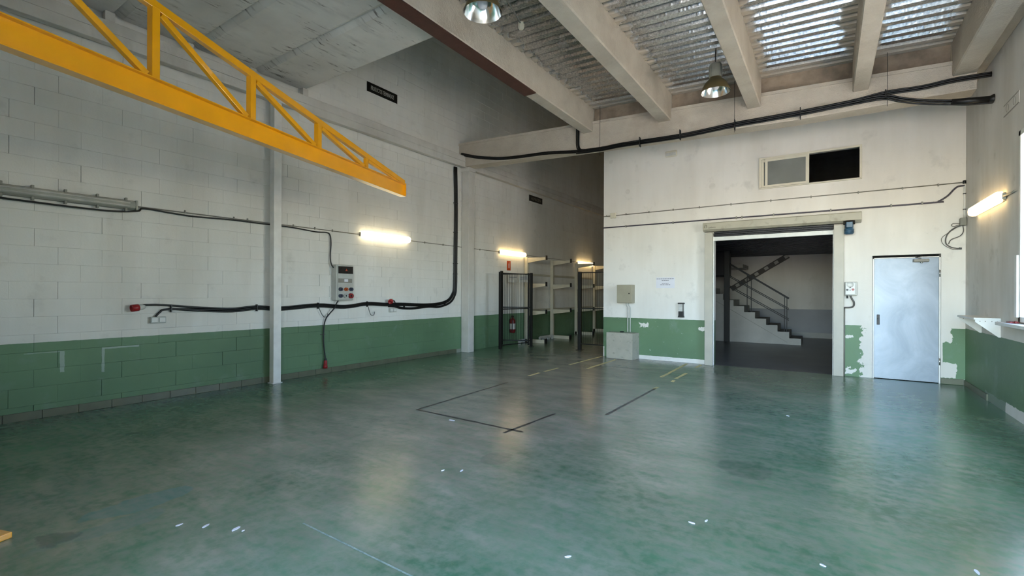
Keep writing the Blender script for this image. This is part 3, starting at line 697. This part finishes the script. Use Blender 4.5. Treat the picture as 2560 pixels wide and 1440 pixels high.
f3_ = thing('mesh_fence', 'black wire mesh fence bay beside the office wall corner', 'fence', (2.6, 10.92, 0))
fence_post(f3_, 2.21, 10.92, 1.995, .08); fence_post(f3_, 3.10, 10.92, 1.995)
mesh_panel(f3_, (2.25, 10.92, 0), (3.07, 10.92, 0), .16, 1.97)
for (x0, x1, lab) in ((.09, .40, 'left of the two white notices tied to the mesh fence'), (.45, .74, 'right of the two white notices tied to the mesh fence')):
    t = thing('notice_sheet', lab, 'notice', ((x0+x1)/2, 10.79, 1.74), 'notices on the mesh fence')
    B(x0, x1, 10.790, 10.794, 1.74, 1.945).build('sheet', 'dirty_white', t)
    for zz in (1.88,) if x0 < .2 else (1.88, 1.83):
        B(x0+.03, x1-.03, 10.789, 10.7902, zz-.012, zz+.012).build('printed_line', 'ink_grey', t)
def rack(y, lab):
    t = thing('cantilever_rack', lab, 'rack', (.1, y, 0), 'cantilever rack frames')
    B(.04, .14, y-.045, y+.045, .0, 2.50).build('column', 'rack_cream', t, bevel=.005)
    b = B(.06, .72, y-.045, y+.045, 0, .10).build('base', 'rack_cream', t, bevel=.005)
    B(.725, .76, y-.05, y+.05, 0, .13).build('end_stop', 'black_plastic', b)
    for z in (.89, 1.68, 2.44):
        a = MB().prism([(.12, y-.03, z-.11), (.74, y-.03, z-.03), (.74, y-.03, z+.035), (.12, y-.03, z+.045)], (0, .06, 0)).build('arm', 'rack_cream', t)
        B(.74, .77, y-.033, y+.033, z-.04, z+.085).build('end_stop', 'black_plastic', a)
    return t
for y, lab in ((11.75, 'cream cantilever rack frame nearest the mesh gate'), (13.3, 'second cream cantilever rack frame from the mesh gate'), (15.05, 'third cream cantilever rack frame from the mesh gate'), (16.6, 'farthest cream cantilever rack frame in the passage')):
    rack(y, lab)
for z, lab in ((.93, 'low'), (2.0, 'high')):
    tag(B(.004, .038, 11.8, 16.55, z-.03, z+.03).build('rack_brace', 'rack_cream'), lab + ' horizontal brace joining the cream rack columns', 'brace')
def cradle(y, x, L, lab, nh):
    poly = [(x, y, 0.0), (x, y, .10), (x, y+L*.1, .13), (x, y+L*.9, .13), (x, y+L, .10), (x, y+L, 0)]
    for k in range(nh, 0, -1):
        c0 = y + L*(k-.5)/nh; r = min(.07, L/nh*.32)
        for j in range(7): a = math.pi*j/6; poly.append((x, c0 + r*math.cos(a), r*math.sin(a)))
    tag(MB().prism(poly, (.05, 0, 0)).build('pipe_cradle', 'dirty_white'), lab, 'cradle', 'white cradles on the passage floor')
cradle(11.12, .2, .30, 'small white arched cradle behind the mesh gate', 1)
cradle(12.35, .15, .85, 'long white cradle with round cutouts between the first racks', 3)

# ------------------------------------------------------------------ office wall things
# roller shutter
r = thing('roller_shutter', 'beige roller shutter with housing and side guides round the opening', 'shutter', (6.6, 10.15, 0))
hb = MB().prism([(5.36, 10.24, 2.70), (5.36, 10.10, 2.70), (5.36, 10.04, 2.735), (5.36, 10.04, 2.86), (5.36, 10.055, 2.875), (5.36, 10.24, 2.875)], (2.58, 0, 0)).build('housing', 'shutter_beige', r, bevel=.004)
text('Lamberto', .135, .028, (5.53, 10.0395, 2.775), (1,0,0), (0,0,1), 'ink_dark', hb)
MB().tube([(5.395, 10.039, 2.775), (5.397, 10.039, 2.815), (5.405, 10.039, 2.83), (5.425, 10.039, 2.83), (5.433, 10.039, 2.815), (5.435, 10.039, 2.775)], .004, 6).build('logo', 'ink_dark', hb)
for x0, x1 in ((5.385, 5.535), (7.545, 7.695)):
    B(x0, x1, 10.10, 10.26, 0, 2.672).build('guide', 'guide_beige', r, bevel=.006)
    xx = x1 if x0 < 6 else x0 - .012
    B(xx, xx+.012, 10.16, 10.24, 0, 2.60).build('guide_lip', 'steel_white', r)
B(5.54, 7.545, 10.17, 10.21, 2.515, 2.595).build('bottom_bar', 'white_plastic', r, bevel=.006)
for k in range(3): B(5.54, 7.545, 10.18, 10.205, 2.598+k*.034, 2.628+k*.034).build('slat', 'ceiling_dark', r, bevel=.004)
mo = MB().lathe([(0, 0), (.05, 0), (.068, .015), (.07, .09), (.062, .095), (.062, .17), (.05, .20), (0, .20)], (7.765, 10.06, 2.49), n=20).build('motor', 'motor_blue', r)
B(7.72, 7.815, 9.975, 10.03, 2.60, 2.70).build('motor_box', 'motor_blue', mo, bevel=.008)
for k in range(4): MB().lathe([(.071, .02+k*.02), (.075, .022+k*.02), (.075, .028+k*.02), (.071, .03+k*.02)], (7.765, 10.06, 2.49), n=20).build('cooling_ring', 'motor_blue', mo)
MB().lathe([(.085, 0), (.085, .06), (0, .06)], (7.765, 10.06, 2.665), n=20).build('gear_head', 'metal_dark', r)
# conduits
c = thing('wall_conduit', 'thin upper grey conduit across the office wall', 'conduit', (6, 10.23, 3.2))
MB().tube([(3.14, 10.228, 3.225), (6.0, 10.228, 3.235), (9.262, 10.228, 3.238)], .009, 8).build('pipe', 'conduit_grey', c)
for x in (3.22, 3.68, 4.2, 4.72, 5.25, 5.85, 6.55, 7.2, 7.9, 8.5, 8.95): B(x-.009, x+.009, 10.214, 10.24, 3.214, 3.254).build('clamp', 'conduit_grey', c)
c = thing('wall_conduit', 'lower dark plum conduit across the office wall above the shutter', 'conduit', (6, 10.23, 2.9))
MB().tube(smooth_path([(3.12, 10.225, 2.962), (5.0, 10.225, 2.96), (7.0, 10.225, 2.955), (8.85, 10.225, 2.952), (8.95, 10.225, 2.965), (9.06, 10.225, 3.04), (9.14, 10.225, 3.14), (9.19, 10.225, 3.18), (9.265, 10.225, 3.188)], 8), .0135, 8).build('pipe', 'conduit_plum', c)
for x in (3.68, 4.72, 5.95, 6.05, 6.6, 7.5, 8.35, 8.75): B(x-.011, x+.011, 10.208, 10.24, 2.934, 2.982).build('clamp', 'conduit_grey', c)
j = thing('junction_box', 'small cream junction box on the upper office wall conduit', 'junction box', (3.38, 10.22, 3.165))
B(3.315, 3.445, 10.19, 10.24, 3.165, 3.285).build('box', 'frame_cream', j, bevel=.008)
B(3.325, 3.435, 10.186, 10.19, 3.175, 3.275).build('lid', 'frame_cream', j, bevel=.003)
j = thing('junction_box', 'grey corner junction box with loose wires above the steel door', 'junction box', (9.25, 10.19, 2.2))
B(9.20, 9.275, 10.135, 10.235, 2.545, 2.665).build('box', 'lamp_body', j, bevel=.008)
MB().tube([(9.262, 10.225, 3.25), (9.262, 10.215, 2.66)], .010, 8).build('conduit', 'steel_white', j)
MB().lathe([(0, 0), (.022, 0), (.022, .05), (0, .05)], (9.262, 10.225, 3.215), n=12).build('elbow', 'metal_dark', j)
for zz in (2.8, 3.05): B(9.245, 9.28, 10.205, 10.24, zz, zz+.012).build('clamp', 'metal_dark', j)
for pts, rr in (([(9.22,10.16,2.55),(9.12,10.19,2.50),(9.05,10.2,2.40),(9.04,10.2,2.28),(9.10,10.19,2.21),(9.20,10.18,2.18)], .009), ([(9.23,10.15,2.55),(9.24,10.16,2.45),(9.20,10.17,2.38),(9.10,10.18,2.33),(9.07,10.19,2.26)], .006), ([(9.21,10.16,2.56),(9.09,10.2,2.46),(8.99,10.21,2.36),(9.02,10.21,2.25),(9.14,10.2,2.17),(9.21,10.19,2.19)], .004), ([(9.21,10.15,2.57),(9.13,10.17,2.585),(9.10,10.17,2.56),(9.13,10.17,2.54),(9.2,10.16,2.56)], .005)):
    MB().tube(smooth_path(pts), rr, 6).build('loose_wire', 'grey_cable', j)
MB().bar((9.19, 10.18, 2.185), (9.225, 10.18, 2.18), .02, .03).build('wire_plug', 'metal_dark', j)
# detector
d = thing('emergency_light', 'small oblong emergency light high on the office wall', 'light fitting', (4.68, 10.2, 4.36))
B(4.56, 4.80, 10.185, 10.24, 4.365, 4.495).build('case', 'frame_cream', d, bevel=.02)
B(4.575, 4.785, 10.175, 10.187, 4.38, 4.45).build('lens', 'dirty_white', d, bevel=.006)
# cabinet and floor box
e = thing('electric_cabinet', 'beige metal electric cabinet on the office wall', 'cabinet', (3.68, 10.15, 1.23))
B(3.53, 3.885, 10.07, 10.24, 1.235, 1.64).build('body', 'cabinet_beige', e, bevel=.004)
dr = B(3.537, 3.878, 10.052, 10.07, 1.243, 1.632).build('door', 'cabinet_beige', e, bevel=.004)
MB().cyl((3.82, 10.054, 1.445), (3.82, 10.045, 1.445), .014, 12).build('lock', 'black_plastic', dr)
for x in (3.72, 3.775):
    MB().tube(smooth_path([(x-.02, 10.21, 1.24), (x-.018, 10.21, 1.18), (x+.01, 10.22, 1.12), (x+.012, 10.22, .9), (x+.012, 10.22, .58)]), .0125, 8).build('conduit', 'dirty_white' if x < 3.75 else 'panel_grey', e)
b = thing('floor_box', 'large beige panel box standing on the floor below the cabinet', 'box', (3.65, 10.05, 0))
MB().prism([(3.335, 9.97, .0), (3.955, 9.90, .0), (3.99, 10.235, .0), (3.33, 10.235, .0)], (0, 0, .575)).build('body', 'box_beige', b, bevel=.006)
MB().prism([(3.33, 9.963, .003), (3.957, 9.893, .003), (3.957, 9.899, .003), (3.33, 9.969, .003)], (0, 0, .574)).build('front_panel', 'box_beige', b)
B(3.60, 3.67, 10.08, 10.15, .575, .60).build('cable_gland', 'black_plastic', b, bevel=.008)
# notice and dispenser
t = thing('paper_notice', 'white paper notice with faint grey lines on the office wall', 'notice', (4.55, 10.235, 1.56))
B(4.36, 4.755, 10.236, 10.239, 1.565, 1.795).build('sheet', 'paper', t)
for (x0, x1, z) in ((4.37, 4.74, 1.765), (4.48, 4.63, 1.728), (4.485, 4.625, 1.665), (4.45, 4.66, 1.638)):
    xx = x0
    while xx < x1 - .01:
        wd = random.uniform(.018, .045); B(xx, min(xx+wd, x1), 10.2352, 10.2361, z-.007, z+.007).build('printed_word', 'ink_grey', t); xx += wd + .008
t = thing('wall_dispenser', 'black and grey wall dispenser left of the roller shutter', 'dispenser', (4.9, 10.2, .945))
B(4.842, 4.955, 10.18, 10.24, 1.07, 1.235).build('upper_shell', 'dirty_white', t, bevel=.01)
B(4.938, 4.952, 10.172, 10.24, 1.06, 1.24).build('side_rail', 'metal_dark', t)
B(4.835, 4.965, 10.165, 10.24, 1.228, 1.255).build('cap', 'metal_dark', t, bevel=.006)
MB().prism([(4.835, 10.24, .947), (4.965, 10.24, .947), (4.95, 10.24, .99), (4.95, 10.24, 1.075), (4.848, 10.24, 1.075), (4.848, 10.24, .99)], (0, -.07, 0)).build('lower_shell', 'metal_dark', t, bevel=.005)
# shutter switch box
t = thing('switch_box', 'white shutter control box with buttons beside the guide', 'switch', (7.8, 10.18, 1.42))
B(7.71, 7.885, 10.15, 10.24, 1.425, 1.665).build('back_box', 'panel_grey', t, bevel=.008)
fp = B(7.715, 7.865, 10.125, 10.15, 1.44, 1.655).build('cover', 'white_plastic', t, bevel=.015)
for x, z, mt, rr in ((7.745, 1.525, 'black_plastic', .017), (7.825, 1.53, 'red_plastic', .020), (7.785, 1.565, 'metal_dark', .011), (7.785, 1.52, 'metal_dark', .008)):
    MB().cyl((x, 10.126, z), (x, 10.112, z), rr, 12).build('button', mt, fp)
MB().lathe([(0, 0), (.05, .0), (.05, .004)], (7.785, 10.122, 1.615), (0, -1, 0), 16).build('dial', 'white_plastic', fp)
MB().tube(smooth_path([(7.79, 10.19, 1.43), (7.81, 10.19, 1.37), (7.84, 10.19, 1.31), (7.835, 10.19, 1.24), (7.79, 10.2, 1.215), (7.70, 10.2, 1.21)]), .014, 8).build('cable', 'grey_cable', t)
MB().cyl((7.745, 10.19, 1.43), (7.745, 10.19, 1.375), .012, 10).build('gland', 'metal_dark', t)
tag(MB().tube([(7.708, 10.222, 1.21), (7.708, 10.222, .001)], .010, 8).build('corner_pipe', 'conduit_grey'), 'thin pipe beside the right shutter guide down to the floor', 'pipe')

# steel door
dd = struct(B(8.105, 8.125, 10.235, 10.285, 0, 2.075).box(8.965, 8.985, 10.235, 10.285, 0, 2.075).box(8.105, 8.985, 10.235, 10.285, 2.06, 2.075).build('door_1', 'steel_white'))
B(8.125, 8.965, 10.245, 10.285, .008, 2.06).build('leaf', 'door_steel', dd, bevel=.003)
hd = B(8.163, 8.203, 10.238, 10.247, .925, 1.10).build('handle_plate', 'black_plastic', dd, bevel=.007)
MB().cyl((8.183, 10.24, 1.03), (8.183, 10.20, 1.03), .010, 10).build('spindle', 'black_plastic', hd)
cl = B(8.645, 8.84, 10.19, 10.246, 1.985, 2.035).build('closer', 'conduit_grey', dd, bevel=.012)
B(8.635, 8.65, 10.195, 10.243, 1.988, 2.032).build('closer_cap', 'metal_dark', cl)
MB().bar((8.74, 10.20, 2.045), (8.67, 10.20, 2.06), .03, .008).build('closer_arm', 'metal_dark', cl)
MB().bar((8.67, 10.20, 2.062), (8.76, 10.245, 2.085), .02, .01).build('closer_arm', 'metal_dark', cl)
MB().cyl((8.745, 10.215, 1.965), (8.745, 10.215, 1.99), .016, 12).build('closer_screw', 'steel_bright', cl)
for z in (.30, 1.74): MB().cyl((8.975, 10.228, z), (8.975, 10.228, z+.11), .009, 10).build('hinge', 'steel_bright', dd)
# sliding window above the shutter
W = struct(MB().box(6.35, 7.95, 10.20, 10.235, 4.03, 4.066).box(6.35, 7.95, 10.20, 10.235, 3.47, 3.495).box(6.35, 6.39, 10.20, 10.235, 3.495, 4.03).box(7.915, 7.95, 10.20, 10.235, 3.495, 4.03).build('window_1', 'frame_cream', bevel=.003))
def sash(x0, x1, y, wl_s, wr, name):
    s_ = MB().box(x0, x1, y, y+.025, 3.985, 4.03).box(x0, x1, y, y+.025, 3.495, 3.535).box(x0, x0+wl_s, y, y+.025, 3.535, 3.985).box(x1-wr, x1, y, y+.025, 3.535, 3.985).build(name, 'frame_cream', W, bevel=.003)
    B(x0+wl_s, x1-wr, y+.010, y+.014, 3.535, 3.985).build('pane', 'frosted_glass', s_)
sash(6.45, 7.17, 10.205, .045, .055, 'front_sash'); sash(6.39, 7.09, 10.232, .04, .05, 'rear_sash')
B(6.36, 7.94, 10.195, 10.20, 3.487, 3.492).build('track', 'conduit_grey', W)

# ------------------------------------------------------------------ staircase in the hall
s = thing('staircase', 'white masonry staircase with dark treads seen through the opening', 'stairs', (5.4, 16.2, 0))
for i in range(9):
    x1 = 6.84 - .292*i; x0 = x1 - .292 if i < 8 else 3.4
    st = B(x0, x1, 15.57, 16.75, 0, .18*(i+1)).build('step', 'stair_white', s)
    B(x0, x1-.006, 15.60, 16.75, .18*(i+1)-.025, .18*(i+1)+.002).build('tread', 'tread_dark', st)
    B(x1-.03 if i else x1-.004, x1+.003, 15.566, 15.571, .18*i, .18*(i+1)).build('riser_edge', 'stair_white', st)
MB().bar((6.5, 15.566, .06), (4.6, 15.566, 1.22), .004, .012).build('skirting_line', 'conduit_grey', s)
MB().bar((4.60, 18.36, 1.62), (6.35, 18.36, 2.74), .10, .17).build('upper_stringer', 'tread_dark', s)
for k in range(6):
    a = Vector((4.75, 18.30, 1.716)).lerp(Vector((6.25, 18.30, 2.676)), k/5); MB().bar(a, a+Vector((.11, 0, .07)), .006, .10).build('upper_tread', 'stair_white', s)
MB().box(3.9, 5.15, 17.0, 18.3, 2.30, 2.42).build('landing', 'stair_white', s)
h_ = thing('stair_railing', 'dark steel railing along the staircase flight', 'railing', (5.7, 15.6, 0))
for (za, zb, ht, wd) in ((1.315, 2.42, .05, .06), (1.03, 2.06, .02, .02), (.99, 2.02, .02, .02), (.735, 1.75, .02, .02), (.69, 1.70, .02, .02)):
    MB().bar((6.54, 15.60, za), (4.88, 15.60, zb), wd, ht).build('handrail' if ht > .03 else 'rail', 'rail_dark', h_)
for x, za, zb in ((6.49, .06, 1.33), (6.43, .36, 1.36), (5.57, .68, 1.93), (5.46, .9, 2.0)):
    MB().bar((x, 15.60, za), (x, 15.60, zb), .018, .018).build('baluster', 'rail_dark', h_)
tag(B(4.86, 5.00, 15.36, 15.50, 0, 2.755).build('hall_column', 'fence_black', bevel=.004), 'black steel column at the left of the staircase', 'column')
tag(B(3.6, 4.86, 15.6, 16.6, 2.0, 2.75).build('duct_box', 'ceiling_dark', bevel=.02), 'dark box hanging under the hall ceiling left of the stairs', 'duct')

# ------------------------------------------------------------------ right wall things
t = thing('wall_shelf', 'white metal shelf with triangular brackets in the right corner', 'shelf', (9.15, 8.8, .9))
B(9.03, XR, 8.395, 9.32, 1.125, 1.15).build('board', 'white_plastic', t, bevel=.003)
for y in (8.40, 9.29):
    br_ = MB().prism([(9.045, y, 1.125), (XR, y, 1.125), (XR, y, .905), (9.262, y, .905), (9.045, y, 1.095)], (0, .012, 0)).build('bracket', 'white_plastic', t)
    for x in (9.09, 9.14, 9.20, 9.25): MB().cyl((x, y-.002, 1.105), (x, y+.001, 1.105), .006, 8).build('bolt', 'conduit_grey', br_)
MB().box(9.262, XR, 8.5, 9.25, 1.0, 1.04).build('wall_rail', 'white_plastic', t)
W2 = struct(MB().box(XR-.03, XR+.05, WY0, WY0+.06, WZ0, WZ1).box(XR-.03, XR+.05, WY1-.06, WY1, WZ0, WZ1).box(XR-.03, XR+.05, WY0, WY1, WZ1-.06, WZ1).box(XR-.03, XR+.05, WY0, WY1, WZ0, WZ0+.06).box(XR-.02, XR+.04, 6.6, 6.68, WZ0, WZ1).build('window_2', 'white_plastic', bevel=.004))
for a, b in ((WY0+.06, 6.6), (6.68, WY1-.06)): B(XR+.01, XR+.016, a, b, WZ0+.06, WZ1-.06).build('pane', 'window_glass', W2)
B(XR-.05, XR-.005, WY1-.02, WY1+.06, WZ0+.05, 1.90).build('shutter_guide', 'white_plastic', W2, bevel=.004)
B(XR-.15, XR+.02, WY0-.05, 7.95, 1.085, 1.125).build('sill', 'white_plastic', W2, bevel=.006)
t = thing('red_clamp', 'small dark red clamp lying on the window sill', 'tool', (9.22, 7.62, 1.125))
B(9.17, 9.25, 7.56, 7.70, 1.125, 1.145).build('body', 'red_paint', t, bevel=.006); MB().cyl((9.21, 7.5, 1.14), (9.21, 7.58, 1.14), .012, 10).build('grip', 'red_paint', t)
t = thing('vent_plate', 'faded grey plate with two oval holes high on the right wall', 'vent', (9.27, 8.0, 3.64))
B(9.274, XR, 7.72, 8.28, 3.66, 3.80).build('plate', 'wall_side', t, bevel=.002)
for y in (7.87, 8.13): MB().lathe([(0, 0), (.045, 0), (.05, .003)], (9.2745, y, 3.73), (-1, 0, 0), 18).build('oval', 'conduit_grey', t)
for z in (3.662, 3.795): B(9.2725, 9.2745, 7.72, 8.28, z-.006, z+.006).build('border', 'conduit_grey', t)
tag(MB().tube([(9.25, 8.16, 2.66), (9.27, 7.95, 2.66), (9.27, 7.80, 2.665)], .012, 8).build('lamp_feed', 'conduit_grey'), 'short grey feed pipe at the end of the right wall lamp', 'pipe')

# ------------------------------------------------------------------ cables on the cross beam
U = [(.10,4.80),(.35,4.72),(.685,4.627),(1.26,4.515),(1.80,4.47),(2.51,4.435),(3.17,4.355),(3.70,4.33),(4.19,4.335),(5.24,4.305),(6.14,4.335),(6.6,4.335),(7.09,4.335),(7.75,4.352),(8.15,4.39),(8.55,4.375),(8.87,4.395),(9.10,4.39),(9.26,4.385)]
L = U[6:14] + [(8.13,4.35),(8.35,4.26),(8.6,4.175),(8.87,4.11),(9.05,4.07),(9.275,4.045)]
def boff(path, o, y):
    P = [Vector((p[0], 0, p[1])) for p in path]; out = []
    for i, p in enumerate(P):
        tg = (P[min(i+1, len(P)-1)] - P[max(i-1, 0)]).normalized(); q = p + Vector((-tg.z, 0, tg.x))*o
        out.append((q.x, y, q.z))
    return smooth_path(out, 5)
ct = cables([boff(U, .020, 8.735), boff(U, -.003, 8.728), boff(U, -.026, 8.735), boff(L, -.046, 8.735), boff(L, -.022, 8.716), boff(L, .002, 8.712)], .0125, 'heavy black cables slung along the face of the cross beam')
MB().tube([(8.86, 8.715, 4.09), (9.06, 8.715, 4.065), (9.275, 8.715, 4.045)], .042, 12).build('sleeve', 'black_plastic', ct)
MB().lathe([(.042, 0), (.06, .03), (.06, .04)], (9.235, 8.715, 4.048), (1, 0, -.08), 14).build('sleeve_end', 'black_plastic', ct)
for x in (3.17, 3.20, 3.225): MB().tube(smooth_path([(x, 8.74, 4.88), (x, 8.735, 4.6), (x+.01, 8.73, 4.45), (x+.05, 8.725, 4.38), (x+.14, 8.725, 4.36)]), .012, 8).build('drop_cable', 'black_cable', ct)
for x in (4.5, 5.24, 6.14, 7.09, 8.15): B(x-.006, x+.006, 8.69, 8.77, 4.225 if x < 8 else 4.31, 4.40 if x < 8 else 4.43).build('tie', 'black_plastic', ct)
for x, lab in ((3.70, 'thin hanger wire near the passage corner above the cables'), (6.14, 'thin hanger wire right of the second pendant lamp'), (8.17, 'thin hanger wire in front of the last deck bay')):
    tag(MB().tube([(x, 8.70, DZ(x)), (x, 8.70, 4.18)], .0035, 6).build('hanger_wire', 'metal_dark'), lab, 'wire', 'hanger wires')

# ------------------------------------------------------------------ debris on the floor
chips = [(4.12,1.27,.03),(4.27,1.36,.035),(4.46,1.45,.045),(4.52,1.46,.015),(3.92,4.05,.06),(4.86,2.87,.025),(4.99,2.95,.03),(7.07,6.46,.03),(6.82,3.18,.025),(6.75,3.1,.03),(7.44,3.01,.025),(8.11,3.39,.035),(6.28,2.32,.03)]
for i, (x, y, r_) in enumerate(chips):
    a = random.uniform(0, 3.14); k = 7; poly = []
    for q in range(k):
        th = 2*math.pi*q/k; rr = r_*.5*random.uniform(.75, 1.1); px_, py_ = rr*1.5*math.cos(th), rr*.55*math.sin(th)
        poly.append((x + px_*math.cos(a) - py_*math.sin(a), y + px_*math.sin(a) + py_*math.cos(a), .0008))
    tag(MB().prism(poly, (0, 0, .004)).build('paint_flake', 'paper'), 'small white paint flake lying on the worn floor', 'debris', 'white flakes on the floor')
